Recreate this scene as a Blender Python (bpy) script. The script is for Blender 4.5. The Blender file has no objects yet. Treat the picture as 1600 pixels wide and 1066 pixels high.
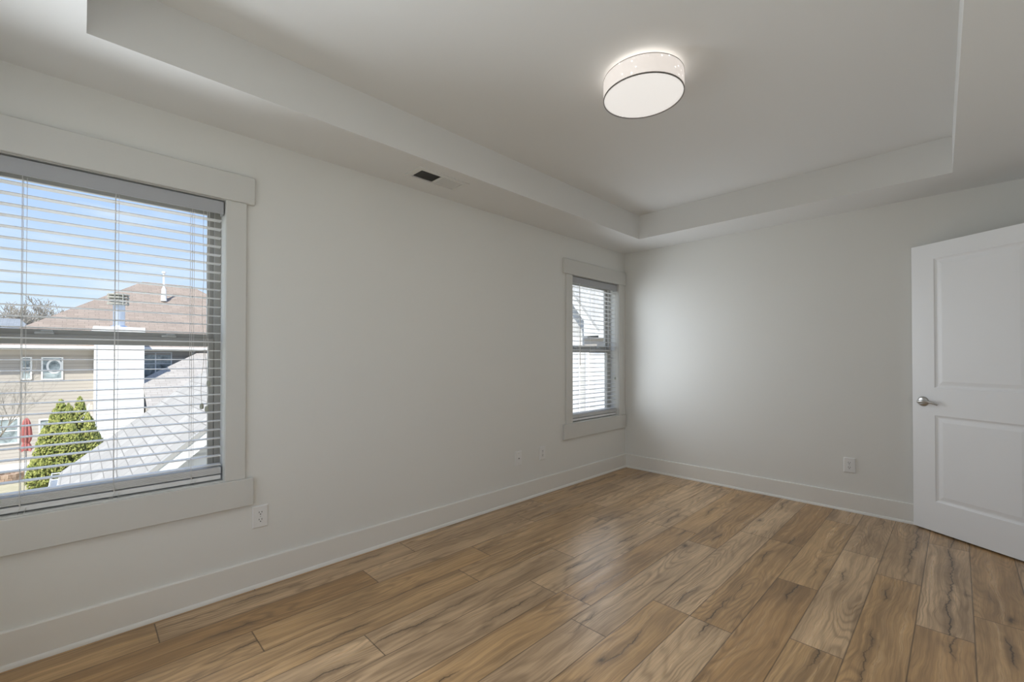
import bpy, bmesh, math, random
from mathutils import Vector, Matrix
random.seed(7)
sc = bpy.context.scene
COL = sc.collection
PI = math.pi

# ------------------------------------------------------------------ camera
cam_d = bpy.data.cameras.new('camera')
cam_d.sensor_fit = 'HORIZONTAL'; cam_d.sensor_width = 36.0
cam_d.lens = 36.0 * 684.97 / 1600.0
cam_d.shift_x = 0.0
cam_d.shift_y = (553.6 - 533.0) / 1600.0
cam_d.clip_start = 0.02; cam_d.clip_end = 400
cam = bpy.data.objects.new('camera', cam_d); COL.objects.link(cam)
cam.location = (2.6854, -4.4644, 1.243)
cam.rotation_euler = (math.radians(90 + 0.53), 0, math.radians(45.5))
sc.camera = cam

# ------------------------------------------------------------------ view
vs = sc.view_settings
sc.display_settings.display_device = 'sRGB'
vs.view_transform = 'Standard'; vs.look = 'None'
vs.exposure = 0.06; vs.gamma = 1.0; vs.use_curve_mapping = False
sc.cycles.max_bounces = 12; sc.cycles.diffuse_bounces = 6; sc.cycles.transparent_max_bounces = 16
sc.cycles.sample_clamp_indirect = 4.0
sc.cycles.caustics_reflective = False; sc.cycles.caustics_refractive = False

# ------------------------------------------------------------------ sky
SKY_STRENGTH = 1.12
w = bpy.data.worlds.new('sky'); sc.world = w; w.use_nodes = True
nt = w.node_tree; N = nt.nodes; L = nt.links; N.clear()
out = N.new('ShaderNodeOutputWorld'); bg = N.new('ShaderNodeBackground')
tc = N.new('ShaderNodeTexCoord'); sp = N.new('ShaderNodeSeparateXYZ')
L.new(tc.outputs['Generated'], sp.inputs[0])
ramp = N.new('ShaderNodeValToRGB'); L.new(sp.outputs['Z'], ramp.inputs[0])
e = ramp.color_ramp.elements
e[0].position = 0.0; e[0].color = (0.78, 0.86, 0.97, 1)
e[1].position = 0.75; e[1].color = (0.20, 0.40, 0.90, 1)
x = e.new(0.10); x.color = (0.62, 0.76, 0.97, 1)
x = e.new(0.36); x.color = (0.34, 0.53, 0.95, 1)
ns = N.new('ShaderNodeTexNoise'); ns.inputs['Scale'].default_value = 5.0; ns.inputs['Detail'].default_value = 7
mp = N.new('ShaderNodeMapping'); mp.inputs['Scale'].default_value = (1, 1, 4)
L.new(tc.outputs['Generated'], mp.inputs[0]); L.new(mp.outputs[0], ns.inputs['Vector'])
cr = N.new('ShaderNodeValToRGB'); L.new(ns.outputs['Fac'], cr.inputs[0])
cr.color_ramp.elements[0].position = 0.50; cr.color_ramp.elements[0].color = (0, 0, 0, 1)
cr.color_ramp.elements[1].position = 0.78; cr.color_ramp.elements[1].color = (0.8, 0.8, 0.8, 1)
mx = N.new('ShaderNodeMixRGB'); L.new(cr.outputs[0], mx.inputs[0]); L.new(ramp.outputs[0], mx.inputs[1])
mx.inputs[2].default_value = (0.85, 0.90, 0.98, 1)
L.new(mx.outputs[0], bg.inputs[0]); bg.inputs[1].default_value = SKY_STRENGTH
L.new(bg.outputs[0], out.inputs[0])

# ------------------------------------------------------------------ sun
sd = bpy.data.lights.new('sun', 'SUN'); sd.energy = 6.6; sd.angle = 0.009; sd.color = (1.0, 0.96, 0.90)
so = bpy.data.objects.new('sun', sd); COL.objects.link(so)
so.rotation_euler = Vector((0.45, -0.42, 0.78)).to_track_quat('Z', 'Y').to_euler()
so.location = (20, -20, 30)

# ------------------------------------------------------------------ added area lights standing in for window daylight
def area(name, loc, direction, sx, sy, power, color, spread=180):
    a = bpy.data.lights.new(name, 'AREA'); a.shape = 'RECTANGLE'; a.size = sx; a.size_y = sy
    a.energy = power; a.color = color; a.spread = math.radians(spread)
    o = bpy.data.objects.new(name, a); COL.objects.link(o); o.location = loc
    o.rotation_euler = Vector(direction).to_track_quat('-Z', 'Y').to_euler()
    return o
area_out = 2.6
NEAR_Y = -4.90
DAY = (0.89, 0.955, 1.03)
area('window_fill', (0.002, -4.355, 1.34), (1, 0, 0), 0.80, 1.36, 25.5, DAY, 128)
area('window_fill', (0.002, -0.578, 1.34), (1, 0, 0), 0.80, 1.36, 8.5, DAY, 138)
for wy in (-4.355, -0.578): area('window_fill', (-0.32, wy, 1.45), (1, 0, -0.25), 0.80, 1.30, area_out, DAY)  # extra lights added outside to brighten slats and reveals
area('window_fill', (1.55, NEAR_Y, 1.34), (0, 1, 0), 1.6, 1.36, 2.0, DAY, 150)  # fill light added at the made-up rear window

# ================================================================== material helpers
MATS = {}
class NB:
    """small node-graph builder"""
    def __init__(s, name):
        s.m = bpy.data.materials.new(name); s.m.use_nodes = True
        s.t = s.m.node_tree; s.N = s.t.nodes; s.L = s.t.links
        s.p = s.N['Principled BSDF']; s.out = s.N['Material Output']
        MATS[name] = s.m
    def n(s, typ, **kw):
        nd = s.N.new('ShaderNode' + typ)
        for k, v in kw.items(): setattr(nd, k, v)
        return nd
    def put(s, sock, v):
        if hasattr(v, 'is_output'): s.L.new(v, sock)
        elif v is not None: sock.default_value = v
    def math(s, op, a, b=None, c=None):
        nd = s.n('Math', operation=op)
        for i, v in enumerate((a, b, c)):
            if v is not None: s.put(nd.inputs[i], v)
        return nd.outputs[0]
    def xyz(s, x=0.0, y=0.0, z=0.0):
        nd = s.n('CombineXYZ')
        for i, v in enumerate((x, y, z)): s.put(nd.inputs[i], v)
        return nd.outputs[0]
    def obj(s):
        t = s.n('TexCoord').outputs['Object']; sep = s.n('SeparateXYZ'); s.L.new(t, sep.inputs[0])
        return t, sep.outputs[0], sep.outputs[1], sep.outputs[2]
    def noise(s, vec, scale, detail=3, rough=0.5, dist=0.0):
        nd = s.n('TexNoise'); s.put(nd.inputs['Vector'], vec)
        nd.inputs['Scale'].default_value = scale; nd.inputs['Detail'].default_value = detail
        nd.inputs['Roughness'].default_value = rough; nd.inputs['Distortion'].default_value = dist
        return nd.outputs['Fac']
    def ramp(s, fac, stops, interp='LINEAR'):
        nd = s.n('ValToRGB'); s.put(nd.inputs[0], fac); nd.color_ramp.interpolation = interp
        els = nd.color_ramp.elements
        for i, (p, c) in enumerate(stops):
            el = els[i] if i < 2 else els.new(p)
            el.position = p; el.color = (c[0], c[1], c[2], 1) if not isinstance(c, (int, float)) else (c, c, c, 1)
        return nd.outputs[0]
    def mix(s, fac, a, b, blend='MIX'):
        nd = s.n('MixRGB', blend_type=blend); s.put(nd.inputs[0], fac)
        for i, v in ((1, a), (2, b)):
            if isinstance(v, tuple): v = (v[0], v[1], v[2], 1)
            s.put(nd.inputs[i], v)
        return nd.outputs[0]
    def bump(s, h, strength=0.2, dist=0.01):
        nd = s.n('Bump'); nd.inputs['Strength'].default_value = strength; nd.inputs['Distance'].default_value = dist
        s.put(nd.inputs['Height'], h); s.L.new(nd.outputs[0], s.p.inputs['Normal'])
    def base(s, col, rough=0.5, spec=0.5, metal=0.0):
        if isinstance(col, tuple): col = (col[0], col[1], col[2], 1)
        s.put(s.p.inputs['Base Color'], col); s.put(s.p.inputs['Roughness'], rough)
        s.p.inputs['Specular IOR Level'].default_value = spec; s.p.inputs['Metallic'].default_value = metal
        return s.m

def paint(name, col, rough=0.5, spec=0.4, bump=0.0, scale=350):
    b = NB(name); t, x, y, z = b.obj()
    n = b.noise(t, 3.0, 3)
    c = b.mix(b.math('MULTIPLY', n, 0.06), col, tuple(v * 0.86 for v in col))
    b.base(c, rough, spec)
    if bump: b.bump(b.noise(t, scale, 2), bump, 0.002)
    return b.m

M_WALL = paint('wall_paint', (0.77, 0.768, 0.738), 0.7, 0.25, 0.10)
M_CEIL = paint('ceiling_paint', (0.77, 0.77, 0.755), 0.8, 0.2, 0.10)
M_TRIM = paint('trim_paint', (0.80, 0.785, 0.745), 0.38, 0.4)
M_WINTRIM = paint('window_trim_shaded', (0.66, 0.655, 0.625), 0.4, 0.4)  # trim paint with the shade around the windows put into its colour
M_DOOR = paint('door_paint', (0.84, 0.845, 0.85), 0.35, 0.4)
M_VINYL = paint('window_vinyl', (0.40, 0.385, 0.35), 0.4, 0.4)
M_BLIND = paint('blind_vinyl', (0.77, 0.77, 0.765), 0.42, 0.4)
M_VALANCE = paint('valance_shaded', (0.42, 0.43, 0.45), 0.45, 0.4)  # white valance; its shade is mixed into this darker grey
M_CORD = paint('cord', (0.70, 0.69, 0.66), 0.8, 0.2)
M_TASSEL = paint('tassel', (0.42, 0.44, 0.38), 0.5, 0.4)
M_PLATE = paint('outlet_plastic', (0.80, 0.80, 0.79), 0.3, 0.5)
M_VENT = paint('vent_enamel', (0.74, 0.735, 0.71), 0.4, 0.4)
M_BLACK = paint('dark_hole', (0.012, 0.012, 0.012), 0.7, 0.2)
M_CLOCK = paint('lock_metal', (0.55, 0.54, 0.50), 0.35, 0.5)

def metal(name, col, rough):
    b = NB(name); t, x, y, z = b.obj()
    b.base(b.mix(b.noise(t, 60, 2), col, tuple(v * 0.9 for v in col)), rough, 0.5, 1.0); return b.m
M_NICKEL = metal('satin_nickel', (0.56, 0.55, 0.53), 0.28)
M_HINGE = metal('hinge_metal', (0.6, 0.58, 0.55), 0.35)
M_LAMPTRIM = paint('lamp_trim', (0.16, 0.145, 0.13), 0.4, 0.5)

def glass(name):
    b = NB(name)
    tr = b.n('BsdfTransparent'); tr.inputs[0].default_value = (0.97, 0.985, 0.98, 1)
    gl = b.n('BsdfGlossy'); gl.inputs['Roughness'].default_value = 0.02
    fr = b.n('Fresnel'); fr.inputs['IOR'].default_value = 1.35
    bk = b.n('NewGeometry').outputs['Backfacing']; ff = b.math('MULTIPLY', fr.outputs[0], b.math('SUBTRACT', 1.0, bk))
    mxs = b.n('MixShader'); b.L.new(ff, mxs.inputs[0]); b.L.new(tr.outputs[0], mxs.inputs[1]); b.L.new(gl.outputs[0], mxs.inputs[2])
    b.L.new(mxs.outputs[0], b.out.inputs[0]); return b.m
M_GLASS = glass('window_glass')

# ---- oak plank floor
def floor_mat():
    b = NB('oak_laminate'); t, x, y, z = b.obj(); M = b.math
    W, LEN = 0.192, 1.285
    sx = M('DIVIDE', M('SUBTRACT', x, 1.385), W); row = M('FLOOR', sx); fx = M('FRACT', sx)
    wn = b.n('TexWhiteNoise', noise_dimensions='1D'); b.put(wn.inputs['W'], M('ADD', row, 0.37))
    sy = M('ADD', M('DIVIDE', y, LEN), M('MULTIPLY', wn.outputs[0], 5.3)); col = M('FLOOR', sy); fy = M('FRACT', sy)
    w2 = b.n('TexWhiteNoise', noise_dimensions='3D'); b.put(w2.inputs['Vector'], b.xyz(row, col, 3.1))
    sc3 = b.n('SeparateXYZ'); b.L.new(w2.outputs['Color'], sc3.inputs[0]); c1, c2, c3 = sc3.outputs
    u = M('MULTIPLY', M('SUBTRACT', fx, 0.5), W)
    ou = M('ADD', u, M('MULTIPLY', c1, 41.0)); ov = M('ADD', y, M('MULTIPLY', c2, 57.0)); oz = M('MULTIPLY', c3, 23.0)
    # warped low-frequency field: its contour lines are the cathedral grain
    warp = M('SUBTRACT', b.noise(b.xyz(M('MULTIPLY', ou, 5), M('MULTIPLY', ov, 2.4), oz), 1.0, 3), 0.5)
    uu = M('ADD', ou, M('MULTIPLY', warp, 0.075))
    field = b.noise(b.xyz(M('MULTIPLY', uu, 6.5), M('MULTIPLY', ov, 0.75), oz), 1.0, 1.5, 0.45)
    ring = M('SINE', M('MULTIPLY', field, 150.0))
    ring = M('POWER', M('ADD', M('MULTIPLY', ring, 0.5), 0.5), 2.5)
    ringmask = b.ramp(b.noise(b.xyz(M('MULTIPLY', ou, 5), M('MULTIPLY', ov, 1.2), M('ADD', oz, 9)), 1.0, 2), [(0.38, 0.1), (0.62, 1.0)])
    fine = b.noise(b.xyz(M('MULTIPLY', uu, 230), M('MULTIPLY', ov, 5.0), oz), 1.0, 4, 0.65)
    streak = b.noise(b.xyz(M('MULTIPLY', uu, 42), M('MULTIPLY', ov, 1.1), oz), 1.0, 4, 0.6)
    blotch = b.noise(b.xyz(M('MULTIPLY', uu, 9), M('MULTIPLY', ov, 1.6), M('ADD', oz, 5)), 1.0, 3, 0.55)
    tone = b.ramp(c1, [(0.0, (0.50, 0.295, 0.130)), (1.0, (0.76, 0.53, 0.315)), (0.35, (0.66, 0.42, 0.205)), (0.7, (0.60, 0.415, 0.250))])
    dark = (0.175, 0.108, 0.060)
    c = b.mix(b.ramp(blotch, [(0.42, 0.0), (0.78, 0.66)]), tone, dark)
    c = b.mix(b.ramp(streak, [(0.46, 0.0), (0.76, 0.55)]), c, dark)
    light = (0.82, 0.58, 0.34)
    c = b.mix(b.ramp(streak, [(0.26, 0.45), (0.46, 0.0)]), c, light)
    c = b.mix(M('MULTIPLY', M('MULTIPLY', ring, ringmask), 0.46), c, (0.18, 0.112, 0.06))
    c = b.mix(b.ramp(fine, [(0.42, 0.0), (0.72, 0.38)]), c, (0.17, 0.105, 0.056))
    # knots
    vo = b.n('TexVoronoi'); vo.inputs['Scale'].default_value = 1.0
    b.put(vo.inputs['Vector'], b.xyz(M('MULTIPLY', uu, 5.2), M('MULTIPLY', ov, 1.9), oz))
    knot = b.ramp(vo.outputs['Distance'], [(0.03, 0.85), (0.085, 0.35), (0.16, 0.0)])
    knot = M('MULTIPLY', knot, b.ramp(b.noise(b.xyz(M('MULTIPLY', uu, 60), M('MULTIPLY', ov, 22), oz), 1.0, 3), [(0.35, 0.35), (0.6, 1.0)]))
    c = b.mix(knot, c, (0.065, 0.042, 0.027))
    # checks: thin wandering cracks along the board
    wob = M('SUBTRACT', b.noise(b.xyz(M('MULTIPLY', c1, 71), M('MULTIPLY', ov, 4.0), 0.0), 1.0, 5, 0.62), 0.5)
    cen = M('ADD', M('MULTIPLY', M('SUBTRACT', c3, 0.5), 0.08), M('MULTIPLY', wob, 0.11))
    dline = M('ABSOLUTE', M('SUBTRACT', u, cen))
    cmask = b.ramp(b.noise(b.xyz(M('MULTIPLY', c2, 91), M('MULTIPLY', ov, 1.7), 4.0), 1.0, 2), [(0.50, 0.0), (0.60, 1.0)])
    crack = M('MULTIPLY', b.ramp(dline, [(0.0012, 1.0), (0.0042, 0.0)]), cmask)
    halo = M('MULTIPLY', b.ramp(dline, [(0.0, 0.5), (0.03, 0.0)]), cmask)
    c = b.mix(halo, c, (0.14, 0.09, 0.052))
    c = b.mix(M('MULTIPLY', crack, 0.9), c, (0.035, 0.024, 0.017))
    # seams between boards
    ex = M('MULTIPLY', M('MINIMUM', fx, M('SUBTRACT', 1.0, fx)), W)
    ey = M('MULTIPLY', M('MINIMUM', fy, M('SUBTRACT', 1.0, fy)), LEN)
    seam = M('MAXIMUM', b.ramp(ex, [(0.0007, 0.8), (0.0022, 0.0)]), b.ramp(ey, [(0.0008, 0.9), (0.0024, 0.0)]))
    c = b.mix(seam, c, (0.05, 0.033, 0.02))
    rough = b.ramp(streak, [(0.3, 0.26), (0.7, 0.36)])
    b.base(c, rough, 0.42)
    h = M('SUBTRACT', M('MULTIPLY', fine, 0.35), M('ADD', M('MULTIPLY', seam, 1.6), M('ADD', crack, M('MULTIPLY', ring, 0.10))))
    b.bump(h, 0.16, 0.0016)
    return b.m
M_FLOOR = floor_mat()

# ---- outside materials
def siding(name, col, pitch=0.14, rough=0.6):
    b = NB(name); t, x, y, z = b.obj()
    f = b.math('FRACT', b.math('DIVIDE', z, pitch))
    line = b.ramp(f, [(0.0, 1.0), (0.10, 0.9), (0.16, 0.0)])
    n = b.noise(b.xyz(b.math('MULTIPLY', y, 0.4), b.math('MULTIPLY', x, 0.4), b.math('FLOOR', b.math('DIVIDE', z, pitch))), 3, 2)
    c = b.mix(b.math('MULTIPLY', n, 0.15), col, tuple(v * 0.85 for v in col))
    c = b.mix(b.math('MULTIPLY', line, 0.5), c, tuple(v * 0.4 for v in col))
    b.base(c, rough, 0.3); b.bump(b.math('SUBTRACT', 1.0, f), 0.5, 0.02); return b.m
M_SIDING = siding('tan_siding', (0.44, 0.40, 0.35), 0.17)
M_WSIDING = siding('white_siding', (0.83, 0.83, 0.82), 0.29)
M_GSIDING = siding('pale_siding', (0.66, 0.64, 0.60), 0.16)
M_WTRIM = paint('outside_white', (0.85, 0.85, 0.83), 0.5, 0.3)
M_SOFFIT = paint('soffit', (0.50, 0.46, 0.41), 0.7, 0.2)
M_GUTTER = paint('gutter', (0.78, 0.78, 0.76), 0.4, 0.4)
M_DRIP = paint('drip_edge', (0.40, 0.39, 0.37), 0.5, 0.3)
def shingles(name, col, uax, vscale, lit=1.0, w=0.33, h=0.14):
    """uax: 'x' or 'y' is the direction of the courses; the other axis runs up the slope"""
    b = NB(name); t, x, y, z = b.obj()
    u, v = (x, y) if uax == 'x' else (y, x)
    br = b.n('TexBrick'); b.put(br.inputs['Vector'], b.xyz(u, b.math('MULTIPLY', v, vscale), 0.0))
    br.inputs['Scale'].default_value = 1.0; br.inputs['Brick Width'].default_value = w; br.inputs['Row Height'].default_value = h
    br.inputs['Mortar Size'].default_value = 0.008; br.inputs['Mortar Smooth'].default_value = 0.3; br.offset = 0.37; br.offset_frequency = 2
    br.inputs['Color1'].default_value = (col[0], col[1], col[2], 1)
    br.inputs['Color2'].default_value = tuple(v * 0.80 for v in col) + (1,)
    br.inputs['Mortar'].default_value = tuple(v * 0.42 for v in col) + (1,)
    n = b.noise(t, 2.2, 4); g = b.noise(t, 60, 2)
    c = b.mix(b.ramp(n, [(0.35, 0.0), (0.7, 0.35)]), br.outputs['Color'], tuple(v * 0.70 for v in col))
    c = b.mix(b.math('MULTIPLY', g, 0.3), c, tuple(v * 0.75 for v in col))
    b.base(c, 0.9, 0.1); b.bump(br.outputs['Fac'], -0.4, 0.01); return b.m
M_BROWN = shingles('brown_shingles', (0.36, 0.29, 0.24), 'y', 1.25, w=0.4, h=0.2)
M_GREY = shingles('grey_shingles', (0.46, 0.435, 0.40), 'x', 1.30, w=0.42, h=0.16)
M_WING = shingles('wing_shingles', (0.46, 0.42, 0.38), 'y', 1.12, w=0.4, h=0.2)
M_CROOF = shingles('pale_shingles', (0.56, 0.55, 0.53), 'x', 1.2, w=0.3, h=0.15)
M_FAR = shingles('far_shingles', (0.30, 0.32, 0.34), 'y', 1.2)
def outside_glass():
    b = NB('dark_glass'); t, x, y, z = b.obj()
    b.base(b.ramp(b.noise(t, 2.0, 3, 0.6, 0.6), [(0.35, (0.10, 0.13, 0.14)), (0.65, (0.45, 0.52, 0.52))]), 0.08, 0.8); return b.m  # lighter tones stand in for reflections on the panes
M_OGLASS = outside_glass()
M_PIPE = metal('galvanised', (0.72, 0.75, 0.80), 0.45)
M_LOUV = paint('flue_cap', (0.42, 0.41, 0.36), 0.5, 0.4)
M_RED = paint('red_canvas', (0.46, 0.16, 0.145), 0.8, 0.2)
M_POLE = paint('grey_pole', (0.35, 0.35, 0.34), 0.4, 0.5)
def stone():
    b = NB('fire_pit_block'); t, x, y, z = b.obj()
    b.base(b.ramp(b.noise(t, 9, 3), [(0.3, (0.34, 0.22, 0.15)), (0.7, (0.55, 0.42, 0.32))]), 0.9, 0.1); return b.m
M_STONE = stone()
def ground_mat():
    b = NB('dormant_lawn'); t, x, y, z = b.obj()
    b.base(b.ramp(b.noise(t, 3.0, 6, 0.65), [(0.3, (0.36, 0.33, 0.22)), (0.7, (0.50, 0.44, 0.32))]), 0.95, 0.05); return b.m
M_LAWN = ground_mat()
M_CONC = paint('patio_concrete', (0.74, 0.72, 0.68), 0.9, 0.1)
def leaf_mat(name, a, c):
    b = NB(name); t, x, y, z = b.obj()
    b.base(b.ramp(b.noise(t, 9.0, 4, 0.75), [(0.38, a), (0.62, c)]), 0.7, 0.15); return b.m
M_LEAF = leaf_mat('arborvitae_leaf', (0.12, 0.155, 0.035), (0.42, 0.42, 0.13))
M_BARK = leaf_mat('bark', (0.20, 0.17, 0.14), (0.32, 0.28, 0.24))
M_TWIG = leaf_mat('pale_bark', (0.30, 0.27, 0.23), (0.44, 0.40, 0.34))

# ================================================================== mesh helpers
def BM(): return bmesh.new()
def box(bm, x0, x1, y0, y1, z0, z1, bev=0.0, seg=1):
    r = bmesh.ops.create_cube(bm, size=1.0)
    vs_ = r['verts']
    for v in vs_:
        v.co = Vector(((x0 + x1) / 2 + v.co.x * (x1 - x0), (y0 + y1) / 2 + v.co.y * (y1 - y0), (z0 + z1) / 2 + v.co.z * (z1 - z0)))
    if bev:
        ed = list({e_ for v in vs_ for e_ in v.link_edges})
        bmesh.ops.bevel(bm, geom=ed, offset=bev, segments=seg, affect='EDGES', profile=0.5)
    return bm
def face(bm, pts):
    return bm.faces.new([bm.verts.new(p) for p in pts])
def slab(bm, pts, off):
    """solid between a polygon and its copy moved by off"""
    off = Vector(off); a = [bm.verts.new(p) for p in pts]; c = [bm.verts.new(Vector(p) + off) for p in pts]
    n = len(a); bm.faces.new(a); bm.faces.new(list(reversed(c)))
    for i in range(n): bm.faces.new((a[i], c[i], c[(i + 1) % n], a[(i + 1) % n]))
def tube(bm, pts, r, seg=6, caps=True):
    pts = [Vector(p) for p in pts]; rs = r if isinstance(r, (list, tuple)) else [r] * len(pts)
    rings = []; ref = None
    for i, p in enumerate(pts):
        d = (pts[min(i + 1, len(pts) - 1)] - pts[max(i - 1, 0)])
        d = d.normalized() if d.length > 1e-9 else Vector((0, 0, 1))
        if ref is None: ref = Vector((1, 0, 0)) if abs(d.x) < 0.8 else Vector((0, 1, 0))
        a = (ref - d * ref.dot(d)).normalized(); ref = a; c = d.cross(a)
        rings.append([bm.verts.new(p + rs[i] * (math.cos(2 * PI * k / seg) * a + math.sin(2 * PI * k / seg) * c)) for k in range(seg)])
    for A, B in zip(rings, rings[1:]):
        for k in range(seg): bm.faces.new((A[k], A[(k + 1) % seg], B[(k + 1) % seg], B[k]))
    if caps and seg > 2:
        bm.faces.new(list(reversed(rings[0]))); bm.faces.new(rings[-1])
def lathe(bm, prof, c=(0, 0, 0), seg=32, axis='z', close=False):
    rings = []
    for r_, h in prof:
        ring = []
        for k in range(seg):
            a = 2 * PI * k / seg; q = (r_ * math.cos(a), r_ * math.sin(a), h)
            if axis == 'y': q = (q[0], q[2], q[1])
            if axis == 'x': q = (q[2], q[0], q[1])
            ring.append(bm.verts.new((c[0] + q[0], c[1] + q[1], c[2] + q[2])))
        rings.append(ring)
    n = len(rings)
    for i in range(n if close else n - 1):
        A, B = rings[i], rings[(i + 1) % n]
        for k in range(seg): bm.faces.new((A[k], A[(k + 1) % seg], B[(k + 1) % seg], B[k]))
    if not close:
        bm.faces.new(list(reversed(rings[0]))); bm.faces.new(rings[-1])
def obj(name, bm, mat, parent=None, smooth=False, local=False):
    bmesh.ops.recalc_face_normals(bm, faces=bm.faces)
    me = bpy.data.meshes.new(name); 
    if parent is not None and not local:
        off = Vector(); q = parent
        while q is not None: off += q.location; q = q.parent
        bmesh.ops.translate(bm, verts=bm.verts, vec=-off)
    bm.to_mesh(me); bm.free()
    o = bpy.data.objects.new(name, me); COL.objects.link(o); me.materials.append(mat)
    if smooth:
        me.polygons.foreach_set('use_smooth', [True] * len(me.polygons))
        me.set_sharp_from_angle(angle=math.radians(38))
    if parent is not None: o.parent = parent
    return o
def tag(o, label=None, cat=None, group=None, kind=None):
    if label: o['label'] = label
    if cat: o['category'] = cat
    if group: o['group'] = group
    if kind: o['kind'] = kind
    return o
def thing(name, label, cat, loc=(0, 0, 0), rotz=0, group=None, kind=None):
    o = bpy.data.objects.new(name, None); COL.objects.link(o); o.empty_display_size = 0.1
    o.location = loc; o.rotation_euler = (0, 0, rotz)
    return tag(o, label, cat, group, kind)
def struct(name, bm, mat, label=None, cat=None):
    return tag(obj(name, bm, mat), label, cat, None, 'structure')

# ================================================================== the room
RX, NY, HS, HT = 3.13, -4.93, 2.44, 2.677       # right wall, near wall, soffit height, tray height
W1 = (-4.78, -3.93); W2 = (-1.0, -0.155); WZ = (0.603, 2.07); WT = 0.16
DY = (-1.275, -0.475); DZ = 2.075               # doorway in the right wall

bm = BM(); box(bm, 0, RX + 1.3, NY, 0, -0.10, 0)
struct('floor', bm, M_FLOOR, 'wide plank brown oak laminate floor', 'floor')

# left wall with its two window openings
bm = BM()
for y0, y1, z0, z1 in [(NY - .16, W1[0], -.1, 2.9), (W1[1], W2[0], -.1, 2.9), (W2[1], .16, -.1, 2.9)]:
    box(bm, -WT, 0, y0, y1, z0, z1)
for y0, y1 in (W1, W2):
    box(bm, -WT, 0, y0, y1, -.1, WZ[0]); box(bm, -WT, 0, y0, y1, WZ[1], 2.9)
struct('wall_left', bm, M_WALL, 'white wall with the two blind-covered windows', 'wall')
bm = BM(); box(bm, 0, RX + 1.3, 0, .16, -.1, 2.9)
struct('wall_back', bm, M_WALL, 'plain white wall facing the room behind the door', 'wall')
bm = BM()
box(bm, RX, RX + .12, NY - .16, DY[0], -.1, 2.9); box(bm, RX, RX + .12, DY[1], 0, -.1, 2.9); box(bm, RX, RX + .12, DY[0], DY[1], DZ, 2.9)
struct('wall_right', bm, M_WALL)
W3 = (0.70, 2.40)  # opening for an added, unseen window that serves as fill
bm = BM()
box(bm, 0, W3[0], NY - .16, NY, -.1, 2.9); box(bm, W3[1], RX, NY - .16, NY, -.1, 2.9)
box(bm, W3[0], W3[1], NY - .16, NY, -.1, WZ[0]); box(bm, W3[0], W3[1], NY - .16, NY, WZ[1], 2.9)
struct('wall_near', bm, M_WALL)
bm = BM()
box(bm, RX + 1.2, RX + 1.3, -2.2, 0, -.1, 2.9); box(bm, RX + .12, RX + 1.2, -2.3, -2.2, -.1, 2.9)
struct('wall_hall', bm, M_WALL)

# tray ceiling: soffit ring, tray sides, raised field
bm = BM()
O = [(0, 0), (RX, 0), (RX, NY), (0, NY)]
T = [(0.444, -0.468), (2.668, -0.468), (2.708, -2.40), (2.748, -4.458), (0.444, -4.458)]
vo = [bm.verts.new((x_, y_, HS)) for x_, y_ in O]
vi = [bm.verts.new((x_, y_, HS)) for x_, y_ in T]
vt = [bm.verts.new((x_ , y_, HT)) for x_, y_ in T]
bm.faces.new((vo[0], vo[1], vi[1], vi[0])); bm.faces.new((vo[1], vo[2], vi[3], vi[2], vi[1]))
bm.faces.new((vo[2], vo[3], vi[4], vi[3])); bm.faces.new((vo[3], vo[0], vi[0], vi[4]))
for i in range(5): bm.faces.new((vi[i], vi[(i + 1) % 5], vt[(i + 1) % 5], vt[i]))
bm.faces.new(vt)
# roof slab over everything keeps the sun out
box(bm, -.16, RX + 1.3, NY - 1.75, .16, 2.9, 3.0)  # deep overhang added past the near wall to shade the rear window
box(bm, RX + .12, RX + 1.3, -2.3, 0, 2.44, 2.5)
struct('ceiling', bm, M_CEIL, 'white tray ceiling with a recessed centre', 'ceiling')

# baseboards with shoe moulding
def baseboard(name, ax, pos, a0, a1, sgn):
    """board along an axis: ax 'y' on a wall x=pos, ax 'x' on a wall y=pos"""
    def P(d, t_, z): return (pos + sgn * d, t_, z) if ax == 'y' else (t_, pos + sgn * d, z)
    def ext(bm, prof):
        A = [bm.verts.new(P(d, a0, z)) for d, z in prof]; B = [bm.verts.new(P(d, a1, z)) for d, z in prof]
        n = len(A); bm.faces.new(A); bm.faces.new(list(reversed(B)))
        for i in range(n): bm.faces.new((A[i], A[(i + 1) % n], B[(i + 1) % n], B[i]))
    bm = BM(); ext(bm, [(0, 0), (.015, 0), (.015, .146), (.012, .1495), (0, .1505)])
    o = struct(name, bm, M_TRIM)
    bm = BM(); ext(bm, [(.0152, 0), (.026, 0)] + [(.0152 + .0108 * math.cos(t), .019 * math.sin(t)) for t in [PI * k / 12 for k in range(1, 7)]])
    obj('shoe_molding', bm, M_TRIM, o, smooth=True)
    return o
baseboard('baseboard_left', 'y', 0, NY, 0, 1)
baseboard('baseboard_back', 'x', 0, .0, RX, -1)
baseboard('baseboard_right', 'y', RX, NY, DY[0] - .09, -1)
baseboard('baseboard_near', 'x', NY, 0, RX, 1)

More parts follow.
